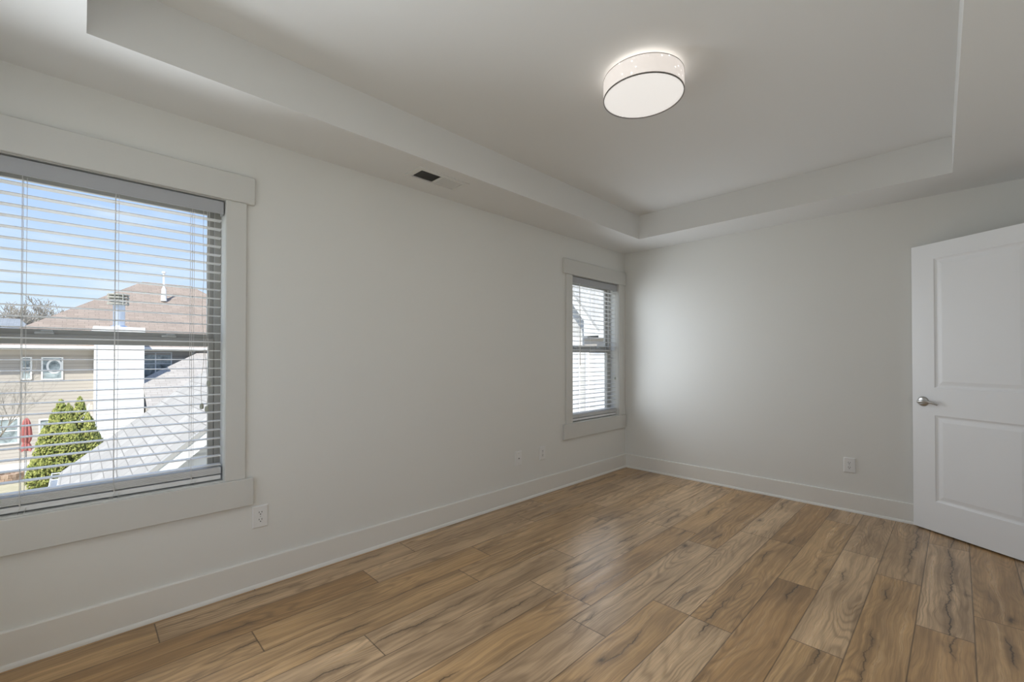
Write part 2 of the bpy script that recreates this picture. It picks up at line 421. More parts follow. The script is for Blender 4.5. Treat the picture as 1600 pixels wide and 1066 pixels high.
# windows ------------------------------------------------------------
def window(name, y0, y1, label, head_l, head_r):
    root = thing(name, label, 'window', (0, (y0 + y1) / 2, WZ[0]), kind='structure')
    z0, z1 = WZ
    cw = 0.095
    l, r = y0 - cw, y1 + cw
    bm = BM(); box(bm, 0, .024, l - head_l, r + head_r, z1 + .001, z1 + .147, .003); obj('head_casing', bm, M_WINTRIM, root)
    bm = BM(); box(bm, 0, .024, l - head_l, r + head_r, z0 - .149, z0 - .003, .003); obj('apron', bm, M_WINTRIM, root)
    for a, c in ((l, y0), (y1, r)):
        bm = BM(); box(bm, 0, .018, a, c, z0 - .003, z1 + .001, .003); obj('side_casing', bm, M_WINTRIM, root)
    # vinyl frame and two sashes
    bm = BM(); f = .028; xa, xb = -.158, -.098
    box(bm, xa, xb, y0, y0 + f, z0, z1); box(bm, xa, xb, y1 - f, y1, z0, z1)
    box(bm, xa, xb, y0 + f, y1 - f, z1 - f, z1); box(bm, xa, xb, y0 + f, y1 - f, z0, z0 + .023)
    for yy in (y0 + f, y1 - f): box(bm, -.131, -.127, yy - .004, yy + .004, z0 + .03, z1 - f)
    obj('window_frame', bm, M_VINYL, root)
    def sash(nm, xa, xb, za, zb, bot, top):
        bm = BM(); s = .026; a, c = y0 + f + .001, y1 - f - .001
        box(bm, xa, xb, a, a + s, za, zb, .002); box(bm, xa, xb, c - s, c, za, zb, .002)
        box(bm, xa, xb, a + s, c - s, za, za + bot, .002); box(bm, xa, xb, a + s, c - s, zb - top, zb, .002)
        o = obj(nm, bm, M_VINYL, root)
        bm = BM(); xm = (xa + xb) / 2; box(bm, xm - .003, xm + .003, a + s - .004, c - s + .004, za + bot - .004, zb - top + .004)
        obj('pane', bm, M_GLASS, o); return o
    sash('upper_sash', -.152, -.131, 1.335, z1 - f - .001, .036, .03)
    lo = sash('lower_sash', -.126, -.101, z0 + .024, 1.347, .040, .042)
    for yy in (y0 + .2, y1 - .22):
        bm = BM(); box(bm, -.122, -.102, yy - .03, yy + .03, 1.347, 1.358, .003); box(bm, -.120, -.106, yy - .012, yy + .026, 1.358, 1.366, .003)
        tag(obj('sash_lock', bm, M_CLOCK, root), 'small tan sash lock')
    return root
window('window_1', W1[0], W1[1], 'large white-trimmed window nearest the camera looking onto the neighbour house', .038, .038)
window('window_2', W2[0], W2[1], 'white-trimmed window by the far corner', .045, .040)

bm = BM()
root3 = thing('added_window_3', None, None, ((W3[0] + W3[1]) / 2, NY, WZ[0]), kind='structure')  # window added behind the camera to bring in fill light
for a, c, d, e_ in ((W3[0], W3[0] + .05, *WZ), (W3[1] - .05, W3[1], *WZ), (W3[0] + .05, W3[1] - .05, WZ[0], WZ[0] + .05), (W3[0] + .05, W3[1] - .05, WZ[1] - .05, WZ[1]), (1.52, 1.58, WZ[0] + .05, WZ[1] - .05)):
    box(bm, a, c, NY - .15, NY - .10, d, e_)
obj('window_frame', bm, M_VINYL, root3)
bm = BM(); box(bm, W3[0] + .046, W3[1] - .046, NY - .128, NY - .122, WZ[0] + .046, WZ[1] - .046); obj('pane', bm, M_GLASS, root3)
bm = BM()
for a, c, d, e_ in ((W3[0] - .095, W3[0], WZ[0], WZ[1]), (W3[1], W3[1] + .095, WZ[0], WZ[1]), (W3[0] - .13, W3[1] + .13, WZ[1], WZ[1] + .147), (W3[0] - .13, W3[1] + .13, WZ[0] - .149, WZ[0])):
    box(bm, a, c, NY, NY + .02, d, e_, .003)
obj('casing', bm, M_TRIM, root3)

# blinds --------------------------------------------------------------
def blind(y0, y1, label, wand, pulls):
    yc = (y0 + y1) / 2
    root = thing('window_blind', label, 'blind', (-.045, yc, WZ[0]), group='white slatted blinds in the two windows')
    a, c = y0 + .006, y1 - .006
    bm = BM(); box(bm, -.012, -.003, a, c, 1.996, 2.062, .002)
    for yy in (a, c - .006): box(bm, -.06, -.012, yy, yy + .006, 1.996, 2.062, .001)
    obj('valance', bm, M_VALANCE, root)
    bm = BM(); box(bm, -.070, -.018, a + .008, c - .008, 2.012, 2.066, .002); obj('headrail', bm, M_BLIND, root)
    zs = [1.968 - .0457 * k for k in range(29)]
    for z in zs + [.6450 + .0046 * k for k in range(7)]:
        bm = BM(); xs = [-.070, -.058, -.045, -.032, -.020]; hh = [0, .0016, .0022, .0016, 0]
        vv = []
        for yy in (a + .004, c - .004):
            vv.append([bm.verts.new((x_, yy, z + h)) for x_, h in zip(xs, hh)] + [bm.verts.new((x_, yy, z + h - .0028)) for x_, h in reversed(list(zip(xs, hh)))])
        bm.faces.new(vv[0]); bm.faces.new(list(reversed(vv[1])))
        for i in range(10): bm.faces.new((vv[0][i], vv[0][(i + 1) % 10], vv[1][(i + 1) % 10], vv[1][i]))
        obj('slat', bm, M_BLIND, root)
    bm = BM(); box(bm, -.071, -.019, a + .004, c - .004, .612, .634, .004, 2); rail = obj('bottom_rail', bm, M_BLIND, root)
    for dy in (-.287, 0, .287):
        bm = BM()
        for x_ in (-.018, -.072): tube(bm, [(x_, yc + dy, 2.0), (x_ , yc + dy, 1.3), (x_, yc + dy, .632)], .0011, 5)
        for z in zs: tube(bm, [(-.018, yc + dy, z - .004), (-.072, yc + dy, z - .004)], .0007, 4)
        tube(bm, [(-.045, yc + dy + .012, 2.0), (-.045, yc + dy + .012, .634)], .0009, 5)
        obj('ladder_cord', bm, M_CORD, root)
        bm = BM()
        lp = [(-.017, yc + dy + .018 * math.cos(t), .618 - .016 * abs(math.sin(t * 1.5)) + .006 * math.cos(2 * t)) for t in [2 * PI * k / 16 for k in range(17)]]
        tube(bm, lp, .0011, 5)
        tube(bm, [(-.0175, yc + dy, .66), (-.0165, yc + dy + .004, .632), (-.0168, yc + dy - .004, .612)], .0011, 5)
        tag(obj('cord_knot', bm, M_CORD, rail), 'loose loop of cord tied under the rail')
    if wand is not None:
        bm = BM(); tube(bm, [(-.001, wand, 1.99), (.002, wand, 1.60), (.002, wand, 1.17)], .0036, 8); tube(bm, [(-.01, wand, 2.005), (.002, wand, 2.0), (.001, wand, 1.985)], .002, 6)
        tag(obj('tilt_wand', bm, M_CORD, root), 'thin grey tilt wand')
    for yy, ztop, zend, wob in pulls:
        bm = BM()
        pts = [(-.004 + .004 * math.sin(3 * k), yy + wob * math.sin(k * 1.1) * (k / 10), 1.995 + (zend - 1.995) * k / 14) for k in range(15)]
        tube(bm, pts, .0011, 5); cd = obj('pull_cord', bm, M_CORD, root)
        ex, ey = pts[-1][0], pts[-1][1]
        bm = BM(); lathe(bm, [(.002, .016), (.007, .013), (.009, .004), (.0088, -.008), (.006, -.013)], (ex, ey, zend - .012), 12)
        tag(obj('tassel', bm, M_TASSEL, cd, smooth=True), 'small grey-green cord tassel')
    return root
blind(W1[0], W1[1], 'white slatted blind with cord tassels covering the large window nearest the camera', None,
      [(-4.000, 0, 1.125, .004), (-4.024, 0, 1.010, -.006), (-4.008, 0, .995, .006)])
blind(W2[0], W2[1], 'white slatted blind with a grey tilt wand in the window by the far corner', -.862,
      [(-.20, 0, 1.03, .003)])

# door -----------------------------------------------------------------
def rect_rings(bm, u0, u1, v0, v1, prof, y):
    """nested rectangles: prof = (inset, depth) from the face y toward +y"""
    rings = []
    for ins, d in prof:
        rings.append([bm.verts.new((a, y + d, c)) for a, c in ((u0 + ins, v0 + ins), (u1 - ins, v0 + ins), (u1 - ins, v1 - ins), (u0 + ins, v1 - ins))])
    for A, B in zip(rings, rings[1:]):
        for k in range(4): bm.faces.new((A[k], A[(k + 1) % 4], B[(k + 1) % 4], B[k]))
    bm.faces.new(rings[-1]); return rings[0]
def door():
    ang = math.atan2(-0.53399, 0.84549)
    root = thing('door_1', 'white two-panel door standing open in front of the far wall', 'door', (2.4465, -0.0595, 0.0), ang, kind='structure')
    Wd, z0, z1, th = 0.785, 0.012, 2.064, 0.035
    P1, P2 = (0.142, 0.643, 1.032, 1.953), (0.142, 0.643, 0.224, 0.837)
    bm = BM()
    prof = [(0, 0), (.004, .004), (.014, .009), (.022, .009), (.046, .003), (.047, .003)]
    for y, s in ((0, 1), (th, -1)):
        us = [0, P1[0], P1[1], Wd]; zs = [z0, P2[2], P2[3], P1[2], P1[3], z1]
        for i in range(3):
            for j in range(5):
                if i == 1 and j in (1, 3): continue
                face(bm, [(us[i], y, zs[j]), (us[i + 1], y, zs[j]), (us[i + 1], y, zs[j + 1]), (us[i], y, zs[j + 1])])
        for p in (P1, P2): rect_rings(bm, p[0], p[1], p[2], p[3], [(a, d * s) for a, d in prof], y)
    for a in ([(0, 0, z0), (0, th, z0), (0, th, z1), (0, 0, z1)], [(Wd, 0, z0), (Wd, th, z0), (Wd, th, z1), (Wd, 0, z1)],
              [(0, 0, z0), (Wd, 0, z0), (Wd, th, z0), (0, th, z0)], [(0, 0, z1), (Wd, 0, z1), (Wd, th, z1), (0, th, z1)]): face(bm, a)
    bmesh.ops.remove_doubles(bm, verts=bm.verts, dist=1e-5)
    obj('door_leaf', bm, M_DOOR, root, local=True)
    # lever handle: domed rose, neck, curved lever; the same on the far face
    hu, hz = 0.070, 0.930
    bm = BM(); lathe(bm, [(.036, 0), (.036, -.003), (.033, -.008), (.024, -.0115), (.013, -.013)], (hu, 0, hz), 32, 'y')
    h = tag(obj('door_handle', bm, M_NICKEL, root, smooth=True, local=True), 'satin nickel door lever')
    bm = BM(); tube(bm, [(hu, -.010, hz), (hu, -.030, hz), (hu, -.044, hz)], [.010, .0095, .0105], 16)
    pts = []; rs = []
    for k in range(15):
        t = k / 14
        pts.append((hu - .004 + .112 * t, -.044 - .010 * math.sin(PI * t) + .016 * t * t, hz - .003 + .009 * math.sin(PI * t * 1.05) - .012 * t ** 3))
        rs.append(.0105 * (1 - t) + .0058 * t + .001 * math.sin(PI * t))
    tube(bm, pts, rs, 12)
    lv = obj('lever', bm, M_NICKEL, root, smooth=True, local=True); lv.parent = h
    bm = BM(); lathe(bm, [(.036, th), (.036, th + .003), (.030, th + .009), (.014, th + .0115), (.0095, th + .036), (.0095, th + .037)], (hu, 0, hz), 24, 'y')
    tube(bm, [(hu, th + .030, hz), (hu + .06, th + .033, hz), (hu + .10, th + .027, hz - .003)], [.009, .0075, .006], 10)
    obj('door_handle', bm, M_NICKEL, root, smooth=True, local=True)
    bm = BM(); box(bm, -.0015, 0.001, .008, .027, hz - .028, hz + .028); obj('latch_plate', bm, M_NICKEL, root, local=True)
    for z in (.25, 1.04, 1.83):
        bm = BM(); tube(bm, [(Wd + .006, th + .003, z - .045), (Wd + .006, th + .003, z + .045)], .006, 10); box(bm, Wd - .001, Wd + .003, .006, th, z - .045, z + .045)
        obj('hinge', bm, M_HINGE, root, smooth=True, local=True)
    # casing and jamb round the doorway
    fr = thing('door_frame_2', None, None, (RX, (DY[0] + DY[1]) / 2, 0), kind='structure')
    fr.name = 'trim_1'
    bm = BM()
    for yy in (DY[0], DY[1] - .018): box(bm, RX - .001, RX + .121, yy, yy + .018, 0, DZ)
    box(bm, RX - .001, RX + .121, DY[0], DY[1], DZ - .018, DZ); obj('door_jamb', bm, M_TRIM, fr)
    bm = BM()
    box(bm, RX - .018, RX - .0005, DY[0] - .09, DY[0] + .006, 0, DZ, .003); box(bm, RX - .018, RX - .0005, DY[1] + .012, DY[1] + .09, 0, DZ, .003)
    box(bm, RX - .022, RX - .0005, DY[0] - .12, DY[1] + .12, DZ, DZ + .12, .003); obj('door_casing', bm, M_TRIM, fr)
    return root
door()

# ceiling light ----------------------------------------------------------
def lamp():
    cx, cy, zb, zt, r = 1.580, -2.452, 2.560, 2.650, 0.195
    root = thing('ceiling_light', 'round white drum flush ceiling light, switched on', 'light', (cx, cy, HT))
    b = NB('lamp_shade'); t, x, y, z = b.obj()
    vo = b.n('TexVoronoi'); b.L.new(t, vo.inputs['Vector']); vo.inputs['Scale'].default_value = 62
    wn = b.n('SeparateXYZ'); b.L.new(vo.outputs['Color'], wn.inputs[0])
    dot = b.math('MULTIPLY', b.ramp(vo.outputs['Distance'], [(0.18, 1.0), (0.30, 0.0)]), b.math('GREATER_THAN', wn.outputs[0], 0.86))
    b.base((0.80, 0.76, 0.72), 0.7, 0.2)
    b.L.new(b.mix(dot, (1.0, 0.90, 0.84), (1.0, 0.97, 0.93)), b.p.inputs['Emission Color'])
    b.L.new(b.math('ADD', 0.45, b.math('MULTIPLY', dot, 0.9)), b.p.inputs['Emission Strength'])
    msh = b.m
    b = NB('lamp_diffuser'); b.base((0.8, 0.79, 0.77), 0.6, 0.2)
    b.p.inputs['Emission Color'].default_value = (1.0, 0.955, 0.915, 1); b.p.inputs['Emission Strength'].default_value = 0.50
    mdf = b.m
    bm = BM(); lathe(bm, [(r, zb), (r, zt), (r - .003, zt), (r - .003, zb)], (cx, cy, 0), 96, close=True)
    obj('lamp_shade', bm, msh, root, smooth=True)
    bm = BM(); lathe(bm, [(r - .0035, zb + .004), (r - .0035, zb + .001), (r - .02, zb - .0005), (.06, zb - .003), (.004, zb - .0032)], (cx, cy, 0), 64)
    obj('diffuser', bm, mdf, root, smooth=True)
    for z in (zb, zt):
        bm = BM(); hgt = .0028 if z == zb else .0012
        lathe(bm, [(r + .0012, z - hgt), (r + .0012, z + hgt), (r - .0032, z + hgt), (r - .0032, z - hgt)], (cx, cy, 0), 96, close=True)
        tag(obj('rim', bm, M_LAMPTRIM, root, smooth=True), 'thin dark rim')
    bm = BM(); lathe(bm, [(.06, HT), (.06, HT - .012), (.03, HT - .014), (.03, zb + .02), (.004, zb + .02)], (cx, cy, 0), 32)
    for k in range(3):
        a = 2 * PI * k / 3; tube(bm, [(cx + .028 * math.cos(a), cy + .028 * math.sin(a), zt - .006), (cx + (r - .002) * math.cos(a), cy + (r - .002) * math.sin(a), zt - .006)], .002, 6)
    obj('mount', bm, M_PLATE, root)
    ld = bpy.data.lights.new('lamp_light', 'AREA'); ld.shape = 'DISK'; ld.size = .36; ld.energy = 2.2; ld.color = (1.0, 0.97, 0.92)
    lo = bpy.data.objects.new('lamp_light', ld); COL.objects.link(lo); lo.location = (cx, cy, zb - .006)
    lu = bpy.data.lights.new('lamp_glow', 'AREA'); lu.shape = 'DISK'; lu.size = .34; lu.energy = 0.15; lu.color = (1.0, 0.96, 0.92)
    uo = bpy.data.objects.new('lamp_glow', lu); COL.objects.link(uo); uo.location = (cx, cy, zt - .012); uo.rotation_euler = (PI, 0, 0)
lamp()

# ceiling air register ---------------------------------------------------
def register():
    x0, x1, y0, y1 = .172, .346, -2.972, -2.575
    root = thing('air_vent', 'white two-bank metal air register in the ceiling soffit', 'vent', ((x0 + x1) / 2, (y0 + y1) / 2, HS))
    ox0, ox1 = x0 + .024, x1 - .024; ym = (y0 + y1) / 2
    banks = [(y0 + .036, ym - .007), (ym + .007, y1 - .036)]
    bm = BM(); zt, zb = HS - .0003, HS - .008
    def fr(a, c, d, e_): box(bm, a, c, d, e_, zb, zt)
    fr(x0, ox0, y0, y1); fr(ox1, x1, y0, y1); fr(ox0, ox1, y0, banks[0][0]); fr(ox0, ox1, banks[0][1], banks[1][0]); fr(ox0, ox1, banks[1][1], y1)
    box(bm, ox0 - .006, ox0, y0 + .03, y1 - .03, zb - .003, zb); box(bm, ox1, ox1 + .006, y0 + .03, y1 - .03, zb - .003, zb)
    obj('vent_frame', bm, M_VENT, root)
    bm = BM(); box(bm, ox0, ox1, banks[0][0], banks[0][1], HS - .0012, HS - .0004); box(bm, ox0, ox1, banks[1][0], banks[1][1], HS - .0012, HS - .0004)  # flat black panels painted in for the duct's darkness, no cavity behind
    tag(obj('duct_dark_panel', bm, M_BLACK, root), 'black panel standing in for the dark duct behind the louvres')
    for (a, c), s in zip(banks, (1, -1)):
        n = 13
        for k in range(n):
            y = a + (k + .5) * (c - a) / n
            if s > 0: pts = [(y - .0034, -.0064), (y + .0034, -.0016)]
            else: pts = [(y + .0020, -.0054), (y - .0030, -.0022)]
            bm = BM()
            slab(bm, [(ox0, pts[0][0], HS + pts[0][1]), (ox1, pts[0][0], HS + pts[0][1]), (ox1, pts[1][0], HS + pts[1][1]), (ox0, pts[1][0], HS + pts[1][1])], (0, .0009 if s > 0 else .0012, 0))
            obj('louvre', bm, M_VENT, root)
    for y in (y0 + .016, y1 - .016):
        bm = BM(); lathe(bm, [(.004, zb), (.0038, zb - .0012), (.001, zb - .0016)], ((x0 + x1) / 2, y, 0), 12); obj('screw', bm, M_VENT, root, smooth=True)
register()

# outlets and cable plate ------------------------------------------------
def wall_plate(name, label, cat, loc, rotz, kind_, group=None):
    """built facing local -y, then turned on to its wall"""
    root = thing(name, label, cat, loc, rotz, group)
    bm = BM(); w2, h2 = .0385, .060
    A = [(-w2, 0, -h2), (w2, 0, -h2), (w2, 0, h2), (-w2, 0, h2)]; 
    va = [bm.verts.new(p) for p in A]; vb = [bm.verts.new((p[0], -.0035, p[2])) for p in A]; vc = [bm.verts.new((p[0] * .88, -.0062, p[2] * .92)) for p in A]
    for P_, Q_ in ((va, vb), (vb, vc)):
        for k in range(4): bm.faces.new((P_[k], P_[(k + 1) % 4], Q_[(k + 1) % 4], Q_[k]))
    bm.faces.new(vc); bm.faces.new(list(reversed(va)))
    obj('cover_plate', bm, M_PLATE, root, local=True)
    if kind_ == 'outlet':
        for z in (.0195, -.0195):
            bm = BM(); prof = []
            for k in range(28):
                a = 2 * PI * k / 28; prof.append((.0172 * math.cos(a), max(-.0135, min(.0135, .0172 * math.sin(a)))))
            slab(bm, [(px, -.0060, z + pz) for px, pz in prof], (0, -.0022, 0))
            rc = obj('receptacle', bm, M_PLATE, root, local=True)
            bm = BM()
            box(bm, -.0078, -.0052, -.0086, -.0078, z + .0005, z + .0090); box(bm, .0052, .0078, -.0086, -.0078, z + .0005, z + .0090)
            lathe(bm, [(.0030, -.0086), (.0030, -.0078)], (0, 0, z - .0065), 12, 'y')
            s = obj('slot', bm, M_BLACK, root, local=True); s.parent = rc; tag(s, 'dark plug slots')
        bm = BM(); lathe(bm, [(.003, -.0060), (.0026, -.0074)], (0, 0, 0), 12, 'y'); obj('screw', bm, M_CLOCK, root, local=True)
    else:
        bm = BM(); lathe(bm, [(.0072, -.006), (.0072, -.0085), (.0058, -.009), (.0058, -.012)], (0, 0, 0), 16, 'y')
        j = obj('cable_jack', bm, M_CLOCK, root, local=True)
        bm = BM(); lathe(bm, [(.0048, -.0115), (.0046, -.0125)], (0, 0, 0), 16, 'y'); tag(obj('socket', bm, M_BLACK, root, local=True), 'dark cable socket').parent = j
        for z in (.042, -.042):
            bm = BM(); lathe(bm, [(.003, -.0060), (.0026, -.0074)], (0, 0, z), 12, 'y'); obj('screw', bm, M_CLOCK, root, local=True)
    return root
QL = PI / 2
G = 'white wall outlets'
wall_plate('wall_outlet', 'white double outlet tucked under the corner of the large window trim', 'outlet', (0, -3.760, .378), QL, 'outlet', G)
wall_plate('wall_outlet', 'white double outlet below the window by the far corner, beside the cable plate', 'outlet', (0, -1.437, .371), QL, 'outlet', G)
wall_plate('wall_outlet', 'white double outlet low on the far wall near the open door', 'outlet', (2.060, 0, .373), 0, 'outlet', G)
wall_plate('cable_plate', 'white wall plate with one dark round cable jack', 'cable plate', (0, -1.750, .374), QL, 'coax')

# ================================================================== outside
GZ = -3.6
bm = BM(); box(bm, -90, 20, -60, 70, GZ - .2, GZ); struct('ground', bm, M_LAWN, 'tan dormant lawn between the houses', 'lawn')
bm = BM(); box(bm, -27.5, -24.75, -12, -5.2, GZ, GZ + .04); box(bm, -24.75, -23.9, -12, -6.0, GZ, GZ + .04)
struct('ground_patio', bm, M_CONC, 'pale concrete patio behind the neighbour house', 'patio').name = 'patio'
bpy.data.objects['patio']['kind'] = 'structure'

def outside_window(root, x, y0, y1, z0, z1, mull=(), bars=(), arch=False):
    """window set in a wall that faces +x at x"""
    bm = BM(); f = .055
    for a, c, d, e_ in ((y0, y0 + f, z0, z1), (y1 - f, y1, z0, z1), (y0 + f, y1 - f, z0, z0 + f), (y0 + f, y1 - f, z1 - f, z1)): box(bm, x, x + .06, a, c, d, e_)
    for m in mull: box(bm, x, x + .055, m - .03, m + .03, z0 + f, z1 - f)
    for b_ in bars: box(bm, x, x + .05, y0 + f, y1 - f, b_ - .022, b_ + .022)
    fr = obj('window', bm, M_WTRIM, root)
    bm = BM(); box(bm, x + .005, x + .03, y0 + f, y1 - f, z0 + f, z1 - f); obj('pane', bm, M_OGLASS, fr)
    return fr

def neighbour():
    X = -27.5
    root = thing('neighbor_house', 'tan two-storey house with brown hip roof and white chimney seen through the large window', 'house', (X, -1, GZ))
    bm = BM(); box(bm, X - 11, X, -7.4, 6.35, GZ, 1.75); obj('wall', bm, M_SIDING, root)
    # hip roof
    m = .70; xe, ye0, ye1, ze = -26.9, -7.76, 6.7, 1.81; d = 6.0; xb = xe - 2 * d; xr, zr = xe - d, ze + m * d
    bm = BM()
    c = [bm.verts.new(p) for p in ((xe, ye0, ze), (xe, ye1, ze), (xb, ye1, ze), (xb, ye0, ze))]
    r = [bm.verts.new((xr, -1.76, zr)), bm.verts.new((xr, .70, zr))]
    bm.faces.new((c[0], c[1], r[1], r[0])); bm.faces.new((c[1], c[2], r[1])); bm.faces.new((c[2], c[3], r[0], r[1])); bm.faces.new((c[3], c[0], r[0])); bm.faces.new(list(reversed(c)))
    rf = obj('roof', bm, M_BROWN, root)
    bm = BM(); box(bm, xe - .02, xe + .10, ye0, ye1, 1.70, 1.83, .01); obj('gutter', bm, M_GUTTER, rf)
    bm = BM(); box(bm, X - .02, xe - .02, ye0 + .05, ye1 - .05, 1.66, 1.71); box(bm, X, X + .04, -7.4, 6.35, 1.42, 1.66); obj('soffit', bm, M_SOFFIT, rf)
    bm = BM(); lathe(bm, [(.15, 4.7), (.11, 5.42), (.055, 5.55), (.055, 6.38), (.11, 6.40), (.11, 6.48), (.02, 6.50)], (-31.0, -.92, 0), 16); obj('vent_pipe', bm, M_WTRIM, rf, smooth=True)
    # chimney chase
    bm = BM(); box(bm, X - .3, -24.0, -4.02, -2.40, GZ, 2.42); ch = tag(obj('chimney', bm, M_WSIDING, root), 'white sided chimney')
    bm = BM()
    for yy in (-4.06, -2.44): box(bm, -24.12, -23.97, yy, yy + .08, GZ, 2.42)
    obj('corner_board', bm, M_WTRIM, ch)
    bm = BM(); box(bm, X - .4, -23.9, -4.10, -2.33, 2.42, 2.66, .02); obj('chimney_cap', bm, M_WTRIM, ch)
    bm = BM(); lathe(bm, [(.34, 2.66), (.30, 2.72), (.215, 2.76), (.215, 3.74)], (-24.6, -3.22, 0), 32); obj('flue_pipe', bm, M_PIPE, ch, smooth=True)
    bm = BM(); cx, cy = -24.6, -3.25
    for z in (3.72, 3.86, 4.0, 4.14): lathe(bm, [(.36, z), (.40, z + .015), (.40, z + .06), (.36, z + .075)], (cx, cy, 0), 8)
    for k in range(8): a = PI / 8 + k * PI / 4; tube(bm, [(cx + .37 * math.cos(a), cy + .37 * math.sin(a), 3.70), (cx + .37 * math.cos(a), cy + .37 * math.sin(a), 4.22)], .02, 6)
    lathe(bm, [(.25, 3.74), (.25, 4.2)], (cx, cy, 0), 16)
    tag(obj('flue_cap', bm, M_LOUV, ch), 'tan louvred flue cap')
    outside_window(root, X, -6.44, -6.09, .25, 1.30, bars=(.80,))
    wn = outside_window(root, X, -5.80, -5.08, .22, 1.30)
    bm = BM(); el = [(2 * PI * k / 32) for k in range(32)]; yc, zc = -5.37, .86  # pale ring modelled in place of a reflection in the glass
    ro = [(yc + .27 * math.cos(a), zc + .35 * math.sin(a)) for a in el]; ri = [(yc + .19 * math.cos(a), zc + .27 * math.sin(a)) for a in el]
    for k in range(32):
        j = (k + 1) % 32
        slab(bm, [(X + .031, *ro[k]), (X + .031, *ro[j]), (X + .031, *ri[j]), (X + .031, *ri[k])], (.012, 0, 0))
    tag(obj('oval_reflection', bm, M_WTRIM, wn), 'pale oval ring standing in for a reflection in the glass')
    outside_window(root, X, -2.30, -.92, .15, 1.58, mull=(-1.62,), bars=(.95,))
    outside_window(root, X, -7.30, -6.46, -2.65, -1.48, bars=(-2.05,))
    outside_window(root, X, -5.86, -5.0, GZ + .1, -1.62, mull=(-5.45,))
    # security light under the eave
    bm = BM(); box(bm, X, X + .06, .02, .12, 1.50, 1.68, .01); tube(bm, [(X + .05, .04, 1.56), (X + .16, -.02, 1.50)], [.04, .06], 10); tube(bm, [(X + .05, .10, 1.56), (X + .16, .18, 1.50)], [.04, .06], 10)
    obj('security_light', bm, M_WTRIM, root)
    # low bay roof left of the chimney, wing roof right of it
    bm = BM(); slab(bm, [(-25.7, -4.50, -2.05), (-25.7, -4.03, -2.05), (X, -4.03, -1.05), (X, -4.14, -1.05)], (0, 0, -.10)); br_ = obj('bay_roof', bm, M_WING, root)
    bm = BM(); slab(bm, [(-25.68, -4.56, -2.02), (-25.68, -4.49, -2.02), (X, -4.13, -1.02), (X, -4.20, -1.02)], (0, 0, -.16)); box(bm, -25.74, -25.62, -4.56, -4.03, -2.2, -2.04); obj('bay_trim', bm, M_WTRIM, br_)
    bm = BM(); box(bm, X, -25.9, -4.45, -4.03, GZ, -2.12); obj('bay_wall', bm, M_SIDING, root)
    P1 = Vector((-26.9, .10, 1.52)); hd = Vector((1, -1, -.5))
    a0 = P1 + hd * 2.50; b0 = a0 + Vector((2.5, 0, -1.25)); t1 = P1 + hd * -.6
    bm = BM(); slab(bm, [tuple(a0), tuple(b0), (b0.x, 6.2, b0.z), (P1.x - .6, 6.2, t1.z), tuple(t1)], (0, 0, -.12)); obj('wing_roof', bm, M_WING, root)
    bm = BM(); box(bm, X, b0.x - .35, -2.30, 6.0, GZ, b0.z - .1); obj('wing_wall', bm, M_SIDING, root)
neighbour()

def garage():
    """nearer gable roof just outside the large window"""
    root = thing('garage', 'nearby grey shingled gable roof with white rake board outside the large window', 'garage', (-7, -2, GZ))
    t = .835; xn, xf = -4.5, -9.35; ye, yr = -4.74, -1.20
    zf = lambda y: -.279 + t * (y + 3.947)
    ze, zr = zf(ye), zf(yr); y2 = yr + (yr - ye)
    bm = BM(); slab(bm, [(xn, ye, ze), (xn, yr, zr), (xf, yr, zr), (xf, ye, ze)], (0, 0, -.05)); slab(bm, [(xn, yr, zr), (xn, y2, ze), (xf, y2, ze), (xf, yr, zr)], (0, 0, -.05))
    rf = obj('roof', bm, M_GREY, root)
    bm = BM(); 
    for s in ((ye, yr), (y2, yr)):
        slab(bm, [(xn + .022, s[0], ze + .008), (xn + .022, s[1], zr + .008), (xn + .022, s[1], zr - .062), (xn + .022, s[0], ze - .062)], (-.05, 0, 0))
    obj('drip_edge', bm, M_DRIP, rf)
    bm = BM()
    for s in ((ye, yr), (y2, yr)):
        slab(bm, [(xn + .012, s[0], ze - .05), (xn + .012, s[1], zr - .05), (xn + .012, s[1], zr - .245), (xn + .012, s[0], ze - .245)], (-.03, 0, 0))
    # boxed eave return
    slab(bm, [(xn + .011, ye + .06, ze - .06), (xn + .011, -3.656, zf(-3.656) - .2), (xn + .011, -3.656, ze - .36), (xn + .011, ye + .06, ze - .36)], (-.3, 0, 0))
    obj('rake_board', bm, M_WTRIM, rf)
    bm = BM(); box(bm, xf, xn, ye - .11, ye - .10, ze - .13, ze + .01); box(bm, xf, xn, ye - .11, ye, ze - .14, ze - .13); box(bm, xf, xn, ye - .01, ye, ze - .13, ze - .04)
    k = xf
    while k < xn: box(bm, k, k + .03, ye - .11, ye, ze - .01, ze + .004); k += .6
    obj('gutter', bm, M_GUTTER, rf)
    bm = BM(); xw = xn - .27; yw = ye + .35; y3 = y2 - .35
    slab(bm, [(xw, yw, GZ), (xw, yw, zf(yw) - .06), (xw, yr, zr - .06), (xw, y3, zf(yw) - .06), (xw, y3, GZ)], (xf + .3 - xw, 0, 0))
    obj('wall', bm, M_WSIDING, root)
garage()

